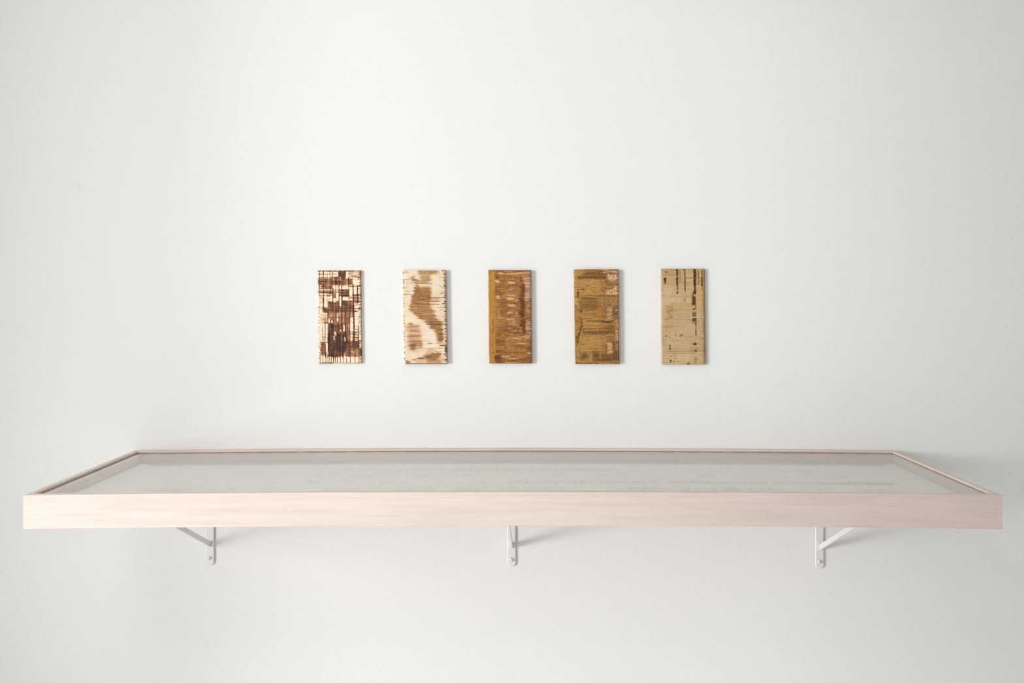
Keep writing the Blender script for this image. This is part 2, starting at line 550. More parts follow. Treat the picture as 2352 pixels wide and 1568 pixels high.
class Board:
    """paint on a grid; coordinates are units of 0.15 source pixels inside the board's own box"""
    H, W = 400, 186

    def __init__(s, box_, base, seed):
        s.x0, s.x1, s.y0, s.y1 = box_
        s.seed = seed
        s.X = np.broadcast_to(np.linspace(s.x0, s.x1, s.W)[None, :], (s.H, s.W))
        s.Y = np.broadcast_to(np.linspace(s.y0, s.y1, s.H)[:, None], (s.H, s.W))
        s.c = np.ones((s.H, s.W, 3)) * np.array(base, float)
        s.n = 0
        s.streak = vnoise(s.H, s.W, 2.2, 60, seed, 2)
        s.grain = vnoise(s.H, s.W, 1.2, 1.5, seed + 1, 1)

    def N(s, cy, cx, o=3):
        s.n += 1
        return vnoise(s.H, s.W, cy, cx, s.seed * 100 + s.n, o)

    def put(s, m, col, a=1.0):
        m = np.clip(m * a, 0, 1)[..., None]
        s.c = s.c * (1 - m) + np.array(col, float) * m

    def finish(s):
        k = np.array([.22, .56, .22])
        for ax in (0, 1):
            p_ = np.pad(s.c, [(1, 1) if i == ax else (0, 0) for i in range(3)], mode='edge')
            n_ = s.c.shape[ax]
            s.c = sum(k[j] * np.take(p_, range(j, j + n_), axis=ax) for j in range(3))
        return s

    tk = 1.0

    def melt(s, sx, sy, jit, gx=60):
        """let neighbouring stains run into each other, mostly along the ribs"""
        def blur(a, ax, sg):
            r = int(sg * 2.5) + 1
            k = np.exp(-.5 * (np.arange(-r, r + 1) / sg) ** 2)
            k /= k.sum()
            p_ = np.pad(a, [(r, r) if i == ax else (0, 0) for i in range(a.ndim)], mode='edge')
            return sum(k[j] * np.take(p_, range(j, j + a.shape[ax]), axis=ax) for j in range(2 * r + 1))
        c = blur(blur(s.c, 1, sx), 0, sy)
        dx = (s.N(1.8, gx, 2) - .5) * 2 * jit
        dy = (s.N(6, 8, 2) - .5) * 2 * jit * .25
        ii = np.clip(np.arange(s.H)[:, None] + dy, 0, s.H - 1).astype(int)
        jj = np.clip(np.arange(s.W)[None, :] + dx, 0, s.W - 1).astype(int)
        s.c = c[ii, jj]

    def grit(s, amt, base, cx=12):
        """darken and lighten the stained parts in fine horizontal streaks"""
        act = ss(base - s.c.mean(axis=2), 4, 60)
        n = .5 * s.N(1.7, cx, 2) + .3 * s.N(1.3, 2, 1) + .2 * s.N(5, 26, 2)
        n = np.minimum(np.tanh((n - .5) * 7), .4)
        s.c = np.clip(s.c * (1 + amt * n * act)[..., None], 0, 255)

    def tex(s, t):
        """speckle/streak modulation 1-t..1"""
        t = min(.92, t * s.tk)
        return 1 - t * ss(0.6 * s.streak + 0.4 * s.grain, 0.40, 0.60)

    def rect(s, x0, x1, y0, y1, col, a=1, soft=6, jx=10, jy=4, t=0.25):
        X = s.X + (s.N(2.5, 40) - .5) * 2 * jx
        Y = s.Y + (s.N(8, 12) - .5) * 2 * jy
        m = ss(X, x0 - soft, x0 + soft) * (1 - ss(X, x1 - soft, x1 + soft)) * ss(Y, y0 - soft, y0 + soft) * (1 - ss(Y, y1 - soft, y1 + soft))
        s.put(m * s.tex(t), col, a)

    def ell(s, cx, cy, rx, ry, col, a=1, soft=.25, jx=12, jy=5, t=0.2):
        X = s.X + (s.N(3, 40) - .5) * 2 * jx
        Y = s.Y + (s.N(8, 16) - .5) * 2 * jy
        d = np.sqrt(((X - cx) / rx) ** 2 + ((Y - cy) / ry) ** 2)
        s.put((1 - ss(d, 1 - soft, 1 + soft)) * s.tex(t), col, a)

    def poly(s, pts, col, a=1, soft=10, jx=14, jy=5, t=0.25, tint=None):
        X = s.X + (s.N(3, 50) - .5) * 2 * jx
        Y = s.Y + (s.N(8, 16) - .5) * 2 * jy
        ins = np.zeros(X.shape, bool)
        dm = np.full(X.shape, 1e9)
        n = len(pts)
        for i in range(n):
            (ax, ay), (bx, by) = pts[i], pts[(i + 1) % n]
            dx, dy = bx - ax, by - ay
            tt = np.clip(((X - ax) * dx + (Y - ay) * dy) / (dx * dx + dy * dy + 1e-9), 0, 1)
            dm = np.minimum(dm, np.hypot(X - ax - tt * dx, Y - ay - tt * dy))
            if ay != by:
                cr_ = ((ay > Y) != (by > Y)) & (X < (bx - ax) * (Y - ay) / (by - ay) + ax)
                ins ^= cr_
        sd_ = np.where(ins, -dm, dm)
        s.put((1 - ss(sd_, -soft, soft)) * s.tex(t), col, a)

    def line(s, pts, wd, col, a=1, vary=0.5, jx=2, t=0.1, jag=None, soft=1.5):
        X = s.X + (s.N(6, 10) - .5) * 2 * jx
        dm = np.full(X.shape, 1e9)
        for (ax, ay), (bx, by) in zip(pts, pts[1:]):
            dx, dy = bx - ax, by - ay
            tt = np.clip(((X - ax) * dx + (s.Y - ay) * dy) / (dx * dx + dy * dy + 1e-9), 0, 1)
            dm = np.minimum(dm, np.hypot(X - ax - tt * dx, s.Y - ay - tt * dy))
        wv = wd * (1 - vary + 2 * vary * (s.N(10, 10, 2) if jag is None else s.N(jag, 60, 2)))
        m = (1 - ss(dm, wv * .25, wv * .75 + soft)) * s.tex(t)
        if col is None:
            return m * a
        s.put(m, col, a)

    def fine(s, amount, col, thr=.62, cy=1.6, cx=70, a=1.0, where=None):
        """fine horizontal scratches"""
        n_ = s.N(cy, cx, 2)
        m = ss(n_, thr, thr + .12) * amount
        if where is not None:
            m = m * where
        s.put(m, col, a)

    def speck(s, col, thr=.7, a=.6, cy=1.6, cx=2.4, where=None):
        m = ss(s.N(cy, cx, 1), thr, thr + .15)
        if where is not None:
            m = m * where
        s.put(m, col, a)

    def zone(s, x0, x1, y0, y1, soft=30):
        return ss(s.X, x0 - soft, x0 + soft) * (1 - ss(s.X, x1 - soft, x1 + soft)) * ss(s.Y, y0 - soft, y0 + soft) * (1 - ss(s.Y, y1 - soft, y1 + soft))


DK = (62, 36, 24)
CR = (240, 222, 198)


def paint_1():
    b = Board((70, 735, 72, 1497), (242, 226, 204), 11)
    d = np.zeros((b.H, b.W)) + .03
    vr = b.N(60, 5.5, 2)            # vertical ribs
    hr = b.N(1.6, 34, 2)            # horizontal scratches
    cl = b.N(16, 12, 3)
    gr = b.N(1.3, 1.3, 1)

    def z(x0, x1, y0, y1, v, sx=5, sy=5):
        nonlocal d
        X = b.X + (b.N(2.0, 40) - .5) * 16
        Y = b.Y + (b.N(40, 5) - .5) * 22
        m = ss(X, x0 - sx, x0 + sx) * (1 - ss(X, x1 - sx, x1 + sx)) * ss(Y, y0 - sy, y0 + sy) * (1 - ss(Y, y1 - sy, y1 + sy))
        d = d * (1 - m) + np.maximum(d, v) * m if v >= 0 else d * (1 - m * min(1, -v))
    for q in ((70, 735, 76, 94, .45), (280, 400, 165, 292, .72), (395, 500, 80, 212, .85), (380, 500, 200, 300, .8), (70, 610, 215, 292, .58), (120, 290, 195, 345, .6), (190, 292, 300, 350, .45),
              (500, 600, 205, 275, .6), (75, 160, 228, 292, .62), (70, 400, 395, 420, .5), (392, 552, 362, 470, .86), (302, 348, 400, 500, .62), (215, 300, 400, 470, .3), (100, 160, 440, 560, .2),
              (218, 305, 545, 705, .68), (345, 395, 540, 720, .75), (440, 615, 545, 690, .7), (300, 345, 560, 720, .6), (395, 440, 620, 720, .6), (140, 216, 635, 712, .66), (90, 215, 730, 870, .16, 20, 16), (120, 205, 800, 862, .3, 16, 12),
              (215, 560, 690, 800, .52), (215, 562, 790, 1010, .5), (490, 640, 690, 790, .45), (500, 562, 780, 1160, .56), (215, 302, 870, 1400, .74), (345, 400, 870, 1080, .62), (300, 350, 720, 1000, .55), (400, 500, 880, 1080, .66),
              (290, 500, 1040, 1310, .9, 12, 14), (440, 500, 1010, 1300, .85), (102, 186, 1175, 1372, .72), (500, 700, 1155, 1275, .8), (470, 735, 1270, 1395, .52), (500, 735, 1335, 1360, .66), (215, 460, 1300, 1402, .76), (560, 690, 1010, 1140, .2), (600, 700, 440, 560, .35), (620, 735, 640, 705, .4)):
        z(*q)
    b.c = np.repeat(d[..., None], 3, 2)
    b.melt(1.8, 1.8, 3, 20)
    d = b.c[..., 0].copy()
    rr = np.random.RandomState(4)

    def ln(pts, wd, a, jag=3.0, vary=.55):
        nonlocal d
        m = b.line(pts, wd, None, a, vary, 3, .15, jag, 3.5)
        d = d + (1 - d) * m
    for x, y0, y1, wd, a in ((95, 76, 640, 6, .65), (155, 90, 660, 11, .8), (215, 120, 520, 5, .55), (262, 90, 520, 6, .5), (298, 90, 560, 10, .8), (350, 190, 700, 7, .6), (395, 90, 700, 11, .85), (440, 90, 700, 13, .9), (500, 100, 460, 6, .5), (546, 180, 700, 8, .6),
                             (615, 305, 1300, 15, .93), (686, 305, 560, 14, .9), (135, 870, 1490, 5, .7), (176, 870, 1490, 7, .8), (222, 700, 900, 9, .8), (232, 880, 1300, 22, .8), (275, 880, 1390, 9, .7), (302, 560, 1460, 14, .9), (345, 560, 1180, 7, .6),
                             (360, 1170, 1460, 7, .6), (392, 560, 960, 10, .7), (408, 1200, 1420, 10, .8), (440, 560, 1410, 14, .9), (448, 1050, 1415, 16, .85), (492, 690, 1250, 8, .6), (556, 690, 1250, 9, .75), (625, 800, 1300, 15, .9), (692, 900, 1490, 9, .75),
                             (560, 1000, 1490, 5, .5), (632, 1390, 1490, 6, .6), (500, 1390, 1490, 5, .6)):
        ln([(x + rr.uniform(-3, 3), y0), (x + rr.uniform(-4, 4), y0 * .6 + y1 * .4), (x + rr.uniform(-3, 3), y1)], wd, a, 4.0)
    for y, x0, x1, wd, a in ((82, 70, 735, 8, .7), (130, 70, 395, 7, .75), (128, 560, 735, 5, .6), (160, 560, 670, 8, .85), (184, 70, 280, 6, .7), (186, 540, 720, 5, .6), (207, 70, 280, 9, .85), (208, 500, 610, 9, .9), (235, 70, 200, 9, .8),
                             (316, 380, 735, 9, .95), (322, 70, 380, 6, .8), (350, 70, 290, 8, .85), (375, 70, 560, 6, .75), (397, 70, 390, 8, .8), (412, 70, 300, 10, .85), (450, 70, 400, 6, .65), (104, 540, 735, 5, .6), (146, 600, 735, 5, .5),
                             (444, 610, 735, 14, .9), (482, 540, 735, 8, .8), (510, 620, 735, 10, .85), (541, 470, 735, 14, .92), (570, 620, 700, 8, .8), (600, 620, 735, 6, .7), (625, 130, 215, 5, .7), (655, 130, 735, 7, .8),
                             (690, 215, 640, 10, .9), (700, 620, 680, 10, .9), (716, 160, 300, 6, .8), (788, 490, 690, 5, .5), (820, 610, 690, 7, .7), (880, 75, 215, 7, .7), (930, 560, 700, 4, .5), (1018, 560, 690, 7, .8), (1048, 560, 690, 8, .8),
                             (1090, 80, 215, 6, .6), (1095, 560, 735, 7, .75), (1110, 80, 215, 5, .6), (1135, 75, 215, 7, .75), (1155, 560, 735, 10, .85), (1185, 640, 735, 12, .9), (1168, 100, 220, 5, .7), (1255, 75, 735, 5, .5), (1296, 300, 735, 6, .6),
                             (1372, 480, 735, 7, .7), (1392, 540, 735, 8, .8), (1440, 600, 735, 5, .4), (1486, 70, 735, 6, .5)):
        ln([(x0, y), ((x0 + x1) / 2, y + rr.uniform(-3, 3)), (x1, y)], wd, a * .85, None, .6)
    # extra short horizontal scratches everywhere ribs cross
    for k in range(150):
        y = rr.uniform(80, 1390); x = rr.uniform(70, 700); l = rr.uniform(20, 120)
        ln([(x, y), (x + l, y + rr.uniform(-2, 2))], rr.uniform(2, 5), rr.uniform(.25, .7), None, .6)
    # light slits
    def hole(x0, x1, y0, y1, a=.95):
        z(x0, x1, y0, y1, -a, 3, 5)
    for q in ((228, 252, 805, 875), (273, 293, 836, 884), (359, 384, 814, 850), (404, 428, 976, 1006), (459, 480, 905, 1008), (322, 350, 1042, 1072), (306, 322, 1068, 1142), (471, 488, 1090, 1160),
              (566, 612, 800, 1000, .85), (640, 684, 780, 930, .6), (699, 732, 660, 1130, .9), (699, 732, 560, 640, .4), (558, 604, 322, 438, .95), (630, 672, 322, 438, .75), (698, 722, 325, 440, .6), (450, 498, 482, 532, .95),
              (504, 540, 480, 530, .85), (353, 388, 418, 530, .93), (404, 428, 464, 618, .9), (308, 340, 508, 550, .93), (256, 290, 450, 540, .75), (166, 212, 470, 640, .7), (80, 132, 880, 1160, .7), (140, 170, 890, 1080, .6), (182, 212, 890, 1160, .6),
              (346, 385, 100, 158, .85), (508, 542, 92, 182, .9), (292, 385, 302, 345, .6), (402, 436, 305, 358, .8), (448, 545, 308, 356, .8), (190, 216, 1200, 1340, .85), (610, 720, 195, 300, .4), (75, 130, 480, 640, .5), (400, 430, 180, 190, .9), (402, 430, 210, 218, .9),
              (80, 292, 434, 440, .8), (300, 545, 388, 393, .7), (400, 545, 433, 439, .85), (70, 440, 214, 219, .6), (80, 290, 360, 366, .7), (500, 735, 466, 474, .5)):
        hole(*q)
    # bottom comb
    m = ss(b.Y + (b.N(40, 4) - .5) * 50, 1385, 1405) * (1 - ss(b.Y, 1478, 1488))
    d = d * (1 - .92 * m)
    for x in (96, 138, 182, 212, 238, 268, 300, 330, 362, 410, 452, 500, 560, 632, 695):
        ln([(x, 1370), (x + 2, 1486)], 5, .75, None)
    ln([(302, 1380), (300, 1462)], 13, .9)
    z(80, 300, 1486, 1502, .8)
    for y in range(90, 1490, 20):
        yy = y + rr.uniform(-8, 8)
        ln([(706 + rr.uniform(-10, 18), yy), (736, yy + rr.uniform(-4, 4))], rr.uniform(3, 8), rr.uniform(.4, .95), None)
        if y > 600 and rr.rand() < .7:
            ln([(70, yy), (82 + rr.uniform(-4, 6), yy)], 6, .6, None)
    # stain uneven along ribs and scratches
    act = ss(d, .08, .5)
    dd = d + act * ((vr - .5) * .62 + (hr - .5) * .34 + (cl - .5) * .40 + (gr - .5) * .14) + (1 - act) * (ss(cl, .55, .8) * .12 + (hr - .5) * .05)
    for x in (345, 380, 432):
        m = b.line([(x, 1080), (x - 8, 1160), (x + 4, 1240), (x - 4, 1330), (x - 20, 1390)], 5, None, .45, .6, 4)
        dd = dd * (1 - m) + .42 * m
    dd = np.clip(dd * .9 - .03, 0, 1)
    st = [0, .2, .42, .62, .8, 1]
    cs = np.array([(243, 227, 205), (226, 192, 158), (168, 118, 82), (128, 84, 58), (90, 58, 46), (54, 34, 28)], float)
    b.c = np.stack([np.interp(dd, st, cs[:, k]) for k in range(3)], -1)
    b.put(b.zone(690, 735, 560, 1150, 8) * (1 - ss(dd, .1, .3)), (226, 220, 210), .7)
    b.put(b.zone(290, 500, 1060, 1290, 20) * ss(dd, .6, .9), (62, 44, 46), .5)
    return b.finish()


def paint_2():
    b = Board((70, 745, 67, 1503), (239, 219, 196), 22)
    b.put(ss(b.N(60, 40), .45, .8), (232, 202, 172), .7)
    b.put(b.zone(80, 180, 600, 900), (240, 228, 196), .7)
    b.put(b.zone(380, 600, 900, 1250), (240, 226, 206), .8)
    b.put(b.zone(520, 720, 130, 880), (234, 216, 192), .7)
    st, dk, lt = (160, 112, 64), (130, 84, 44), (206, 164, 118)
    hal = (216, 176, 136)
    b.rect(300, 620, 70, 130, (170, 122, 74), .85, 16, 30)
    b.rect(75, 160, 76, 112, (210, 166, 124), .7, 12, 20)
    b.rect(340, 500, 120, 250, (176, 130, 84), .75, 24, 30)
    b.poly([(180, 180), (240, 145), (270, 200), (330, 230), (320, 262), (210, 240)], (170, 122, 84), .8, 16, 22)
    b.rect(250, 480, 225, 262, (160, 112, 70), .7, 12, 30)
    b.poly([(255, 270), (520, 270), (520, 420), (560, 560), (560, 720), (690, 860), (700, 1150), (600, 1190), (540, 980), (450, 890), (300, 820), (155, 690), (190, 480), (245, 380)], hal, .6, 34, 30)
    b.poly([(262, 280), (315, 300), (345, 345), (400, 318), (480, 322), (515, 380), (520, 470), (480, 560), (500, 640), (545, 690), (580, 800), (650, 850), (675, 900), (688, 1000), (690, 1120), (655, 1190),
            (615, 1190), (585, 1060), (570, 985), (490, 960), (480, 905), (420, 880), (400, 830), (300, 800), (240, 730), (160, 668), (185, 590), (205, 480), (250, 380)], st, .93, 14, 24)
    b.poly([(262, 330), (330, 345), (380, 370), (500, 350), (520, 480), (420, 560), (220, 590), (210, 500), (250, 420)], (146, 98, 54), .6, 20, 30)
    b.poly([(500, 840), (650, 860), (680, 960), (690, 1110), (640, 1180), (600, 1060), (580, 970), (500, 950)], (140, 90, 50), .6, 16, 20)
    b.ell(365, 290, 34, 26, (236, 206, 172), .8)
    b.rect(480, 640, 470, 560, (180, 134, 90), .5, 20, 40)
    # left lower smudges
    b.rect(130, 330, 900, 1260, (198, 148, 106), .95, 38, 30, 14, .5)
    b.rect(150, 320, 960, 1010, (176, 126, 84), .5, 18, 40)
    b.rect(150, 350, 1130, 1180, (176, 126, 88), .5, 18, 40)
    b.rect(140, 345, 1060, 1100, (150, 100, 62), .6, 18, 50)
    b.ell(185, 888, 34, 20, (150, 116, 74), .7)
    b.rect(300, 360, 1140, 1250, (170, 118, 80), .7, 16, 16)
    b.ell(212, 1240, 52, 60, (130, 84, 52), .85, .4)
    b.rect(150, 300, 1290, 1330, (214, 168, 124), .4, 22, 30)
    # bottom fold
    b.poly([(480, 1275), (640, 1320), (720, 1400), (700, 1500), (240, 1500), (380, 1400)], (206, 158, 110), .6, 14, 16)
    b.poly([(395, 1375), (500, 1345), (650, 1330), (640, 1400), (560, 1450), (440, 1440), (380, 1400)], (132, 84, 42), .85, 14, 24)
    b.rect(420, 640, 1440, 1500, (186, 134, 80), .8, 14, 30)
    b.line([(475, 1275), (420, 1340), (370, 1400), (300, 1412), (180, 1450)], 6, (150, 104, 70), .8)
    b.line([(480, 1272), (540, 1285), (610, 1318), (650, 1310)], 5, (170, 126, 90), .7)
    b.rect(290, 380, 1408, 1432, (80, 46, 24), .9, 5, 14)
    b.poly([(88, 1440), (170, 1462), (160, 1500), (88, 1500)], (128, 90, 72), .92, 8, 6)
    b.line([(240, 1500), (320, 1430)], 7, (176, 128, 88), .7)
    b.poly([(660, 1480), (740, 1440), (740, 1495), (650, 1500)], (236, 220, 196), .9, 5, 4)
    b.ell(235, 1442, 40, 12, (140, 92, 60), .7)
    b.melt(2.6, 1.4, 8)
    b.line([(480, 1272), (425, 1340), (372, 1400), (300, 1414)], 5, (150, 104, 70), .75)
    b.line([(480, 1272), (540, 1285), (612, 1318)], 5, (176, 132, 96), .6)
    b.grit(.20, 215, 40)
    # fine horizontal grain lines
    b.fine(.5, (112, 70, 38), .60, 1.4, 60, where=ss(239 * 1.0 - b.c[..., 1], 60, 110))
    b.fine(.3, (196, 152, 112), .6, 1.4, 50)
    b.fine(.22, (246, 230, 208), .62, 1.4, 50)
    b.fine(.5, (96, 60, 34), .66, 1.5, 20, where=b.zone(80, 240, 200, 470, 20))
    b.fine(.5, (110, 78, 52), .66, 1.5, 14, where=b.zone(640, 740, 100, 1300, 20))
    rr = np.random.RandomState(8)
    for y, x0, x1, wd, a in ((272, 260, 530, 6, .8), (488, 430, 735, 7, .85), (545, 460, 640, 7, .7), (590, 480, 640, 6, .8), (580, 680, 730, 9, .95), (690, 360, 600, 5, .6), (858, 480, 700, 6, .8), (895, 430, 735, 6, .85), (640, 600, 730, 5, .6),
                             (1222, 640, 740, 16, .95), (1190, 440, 510, 8, .7), (1265, 260, 700, 5, .5), (1352, 700, 742, 10, .9), (770, 300, 600, 5, .5), (585, 260, 480, 8, .7), (210, 70, 180, 4, .5), (440, 80, 200, 5, .6), (1000, 90, 260, 5, .6), (1050, 640, 735, 6, .7)):
        b.line([(x0, y), ((x0 + x1) / 2, y + rr.uniform(-4, 4)), (x1, y)], wd, (84, 50, 26), a, .5)
    for y in range(110, 1480, 26):
        yy = y + rr.uniform(-10, 10)
        b.rect(722 + rr.uniform(-14, 6), 748, yy, yy + rr.uniform(8, 26), (74, 50, 34), rr.uniform(.3, .8), 6, 7)
        if rr.rand() < .35:
            b.ell(78, yy, 8, 9, (70, 46, 32), .8)
    b.rect(715, 748, 1240, 1330, (70, 44, 28), .9, 6, 10)
    b.rect(85, 740, 1492, 1506, (96, 62, 40), .8, 3, 20)
    b.speck((110, 70, 36), .74, .35, where=b.zone(170, 690, 300, 1190) * ss(239.0 - b.c[..., 1], 60, 110))
    b.rect(690, 748, 66, 90, (150, 110, 80), .8, 5, 10)
    return b.finish()


def paint_3():
    b = Board((80, 740, 67, 1497), (168, 120, 62), 33)
    b.tk = 1.8
    b.streak = vnoise(b.H, b.W, 2.0, 12, b.seed, 2)
    b.put(ss(b.N(30, 60), .35, .75), (160, 108, 58), .8)
    b.put(ss(b.N(14, 90), .45, .7), (136, 86, 44), .7)
    # left ochre strip
    b.rect(78, 190, 67, 1497, (190, 140, 66), .95, 14, 8)
    b.rect(78, 112, 120, 900, (196, 138, 40), .85, 12, 6)
    b.rect(78, 150, 300, 700, (190, 136, 44), .6, 20, 8)
    b.rect(185, 260, 560, 900, (184, 138, 66), .85, 18, 10)
    b.rect(200, 290, 740, 860, (184, 140, 66), .8, 18, 10)
    b.rect(130, 170, 100, 360, (206, 160, 106), .6, 12, 6)
    b.rect(80, 180, 900, 1497, (182, 132, 64), .8, 16, 8)
    b.rect(240, 660, 1090, 1240, (182, 134, 70), .8, 18, 18)
    b.rect(230, 660, 1220, 1400, (178, 126, 62), .8, 18, 14)
    # centre browns
    b.rect(190, 600, 150, 320, (156, 104, 60), .7, 16, 16)
    b.rect(250, 560, 280, 330, (130, 84, 46), .5, 14, 30)
    b.rect(280, 570, 400, 470, (178, 132, 84), .7, 18, 20)
    b.rect(250, 560, 520, 760, (152, 100, 60), .8, 18, 14)
    b.rect(280, 620, 930, 1060, (140, 88, 46), .8, 16, 18)
    b.rect(180, 240, 140, 230, (120, 74, 40), .8, 12, 8)
    b.rect(180, 262, 310, 430, (132, 82, 40), .8, 12, 10)
    # dark vertical stain right of centre
    b.rect(570, 640, 270, 1040, (126, 72, 34), .45, 26, 26, 10, .3)
    b.rect(570, 650, 270, 440, (112, 62, 28), .9, 14, 12)
    b.rect(530, 640, 430, 560, (134, 76, 40), .8, 16, 12)
    b.rect(575, 640, 530, 670, (96, 48, 22), .9, 10, 8)
    b.rect(560, 630, 690, 790, (88, 46, 22), .92, 10, 8)
    b.rect(560, 650, 810, 930, (100, 50, 24), .9, 12, 10)
    b.rect(600, 660, 930, 1060, (116, 68, 38), .8, 14, 8)
    b.rect(540, 600, 330, 520, (150, 96, 50), .5, 16, 10)
    # right pinkish strip
    b.rect(640, 745, 90, 540, (222, 184, 158), .92, 14, 8, 4, .1)
    b.rect(690, 745, 340, 700, (200, 160, 130), .7, 14, 8, 4, .1)
    b.rect(650, 745, 540, 800, (184, 134, 106), .9, 14, 8, 4, .1)
    b.rect(640, 745, 830, 1110, (212, 166, 140), .92, 12, 8, 4, .1)
    b.rect(560, 700, 85, 200, (206, 168, 136), .75, 14, 16, 4, .1)
    b.rect(660, 745, 1120, 1310, (156, 108, 76), .85, 14, 12)
    b.rect(670, 745, 1340, 1497, (166, 116, 74), .7, 14, 12)
    b.melt(1.8, 1.5, 6)
    b.grit(.34, 122, 10)
    b.grit(.06, 190, 30)
    b.fine(.45, (92, 54, 24), .60, 1.4, 30, where=b.zone(190, 740, 60, 1500))
    b.fine(.25, (222, 176, 120), .64, 1.4, 30, where=b.zone(190, 740, 60, 1500))
    b.speck((96, 54, 22), .70, .5, where=b.zone(185, 745, 60, 1500))
    b.speck((214, 168, 110), .78, .4, where=b.zone(185, 745, 60, 1500))
    # pale ovals
    pale = (226, 184, 132)
    for cx, cy, rx, ry, a in ((440, 125, 120, 18, .95), (270, 112, 60, 16, .85), (560, 110, 90, 16, .8), (215, 240, 42, 28, .9), (222, 480, 30, 34, .95), (432, 258, 60, 22, .97), (450, 200, 60, 10, .5), (420, 362, 50, 12, .6), (460, 350, 30, 12, .6),
                              (410, 500, 74, 24, .95), (440, 455, 70, 18, .8), (510, 530, 36, 24, .7), (432, 608, 72, 24, .97), (480, 545, 40, 8, .6), (405, 718, 48, 16, .85), (515, 722, 18, 16, .8), (500, 765, 34, 10, .85), (415, 820, 70, 16, .8),
                              (440, 880, 80, 34, .6), (410, 955, 50, 10, .5), (512, 988, 14, 12, .9), (565, 988, 14, 12, .9), (500, 1095, 60, 8, .9), (610, 1085, 70, 7, .8), (515, 1115, 76, 12, .95), (585, 1186, 78, 10, .9), (700, 1335, 40, 20, .95),
                              (325, 1388, 80, 16, .92), (420, 1425, 120, 10, .8), (300, 1450, 60, 8, .6), (400, 1480, 110, 8, .7), (240, 1000, 60, 30, .4)):
        b.ell(cx, cy, rx + 8, ry + 8, (126, 74, 32), .6 * a, .35, 14, 6)
        b.ell(cx, cy, rx, ry, pale if cx < 650 else (228, 188, 150), a, .35, 16, 6, .06)
    b.fine(.5, (196, 150, 92), .56, 2.5, 14, where=b.zone(190, 640, 60, 1500))
    for y0, y1, x0, x1 in ((280, 430, 590, 650), (440, 560, 560, 630), (540, 670, 580, 640), (690, 780, 560, 625), (820, 930, 570, 650), (930, 1050, 610, 655), (150, 250, 570, 600)):
        b.ell((x0 + x1) / 2, (y0 + y1) / 2, (x1 - x0) * .55, (y1 - y0) * .55, (92, 48, 22), .72, .35, 26, 16, .25)
    for y0, y1 in ((90, 530), (560, 660), (830, 1110)):
        b.rect(668, 745, y0, y1, (216, 176, 150), .5, 12, 24, 8, .45)
    b.melt(.7, .6, 2.5, 30)
    b.grit(.08, 150, 14)
    b.poly([(185, 1000), (210, 970), (290, 965), (310, 1000), (280, 1060), (200, 1090), (180, 1060)], (120, 70, 24), .55, 12, 10)
    b.ell(240, 1020, 46, 28, (186, 132, 74), .8)
    b.rect(180, 330, 1120, 1230, (120, 70, 30), .6, 20, 20)
    b.rect(190, 300, 1290, 1340, (110, 64, 28), .75, 12, 20)
    b.rect(165, 270, 1370, 1450, (92, 50, 22), .9, 10, 14)
    b.rect(175, 330, 1440, 1490, (108, 62, 30), .8, 10, 20)
    b.rect(480, 640, 1215, 1250, (110, 64, 24), .75, 10, 30)
    b.rect(300, 640, 1325, 1345, (112, 66, 28), .6, 8, 30)
    b.rect(300, 700, 1468, 1490, (190, 150, 110), .5, 6, 30)
    b.line([(180, 72), (270, 76), (310, 100), (350, 110)], 12, (96, 54, 22), .85)
    b.line([(80, 74), (740, 72)], 7, (120, 74, 34), .8)
    for pts in ([(145, 830), (150, 900), (165, 935)], [(150, 960), (140, 1020), (125, 1040)], [(205, 745), (200, 780)], [(140, 1200), (135, 1240)], [(160, 1310), (150, 1340)]):
        b.line(pts, 9, (110, 64, 20), .85, .7, 6)
    b.fine(.5, (96, 56, 24), .62, 1.4, 24, where=b.zone(190, 740, 60, 1500))
    b.fine(.3, (120, 70, 24), .7, 2.0, 8, where=b.zone(80, 190, 60, 1500))
    b.fine(.7, (110, 70, 50), .58, 1.4, 14, where=b.zone(670, 745, 80, 1500, 12))
    b.speck((110, 66, 26), .74, .3)
    rr = np.random.RandomState(3)
    for y in range(80, 1490, 24):
        yy = y + rr.uniform(-9, 9)
        b.line([(716 + rr.uniform(-20, 12), yy), (744, yy)], rr.uniform(4, 9), (64, 46, 36), rr.uniform(.4, .95))
    return b.finish()


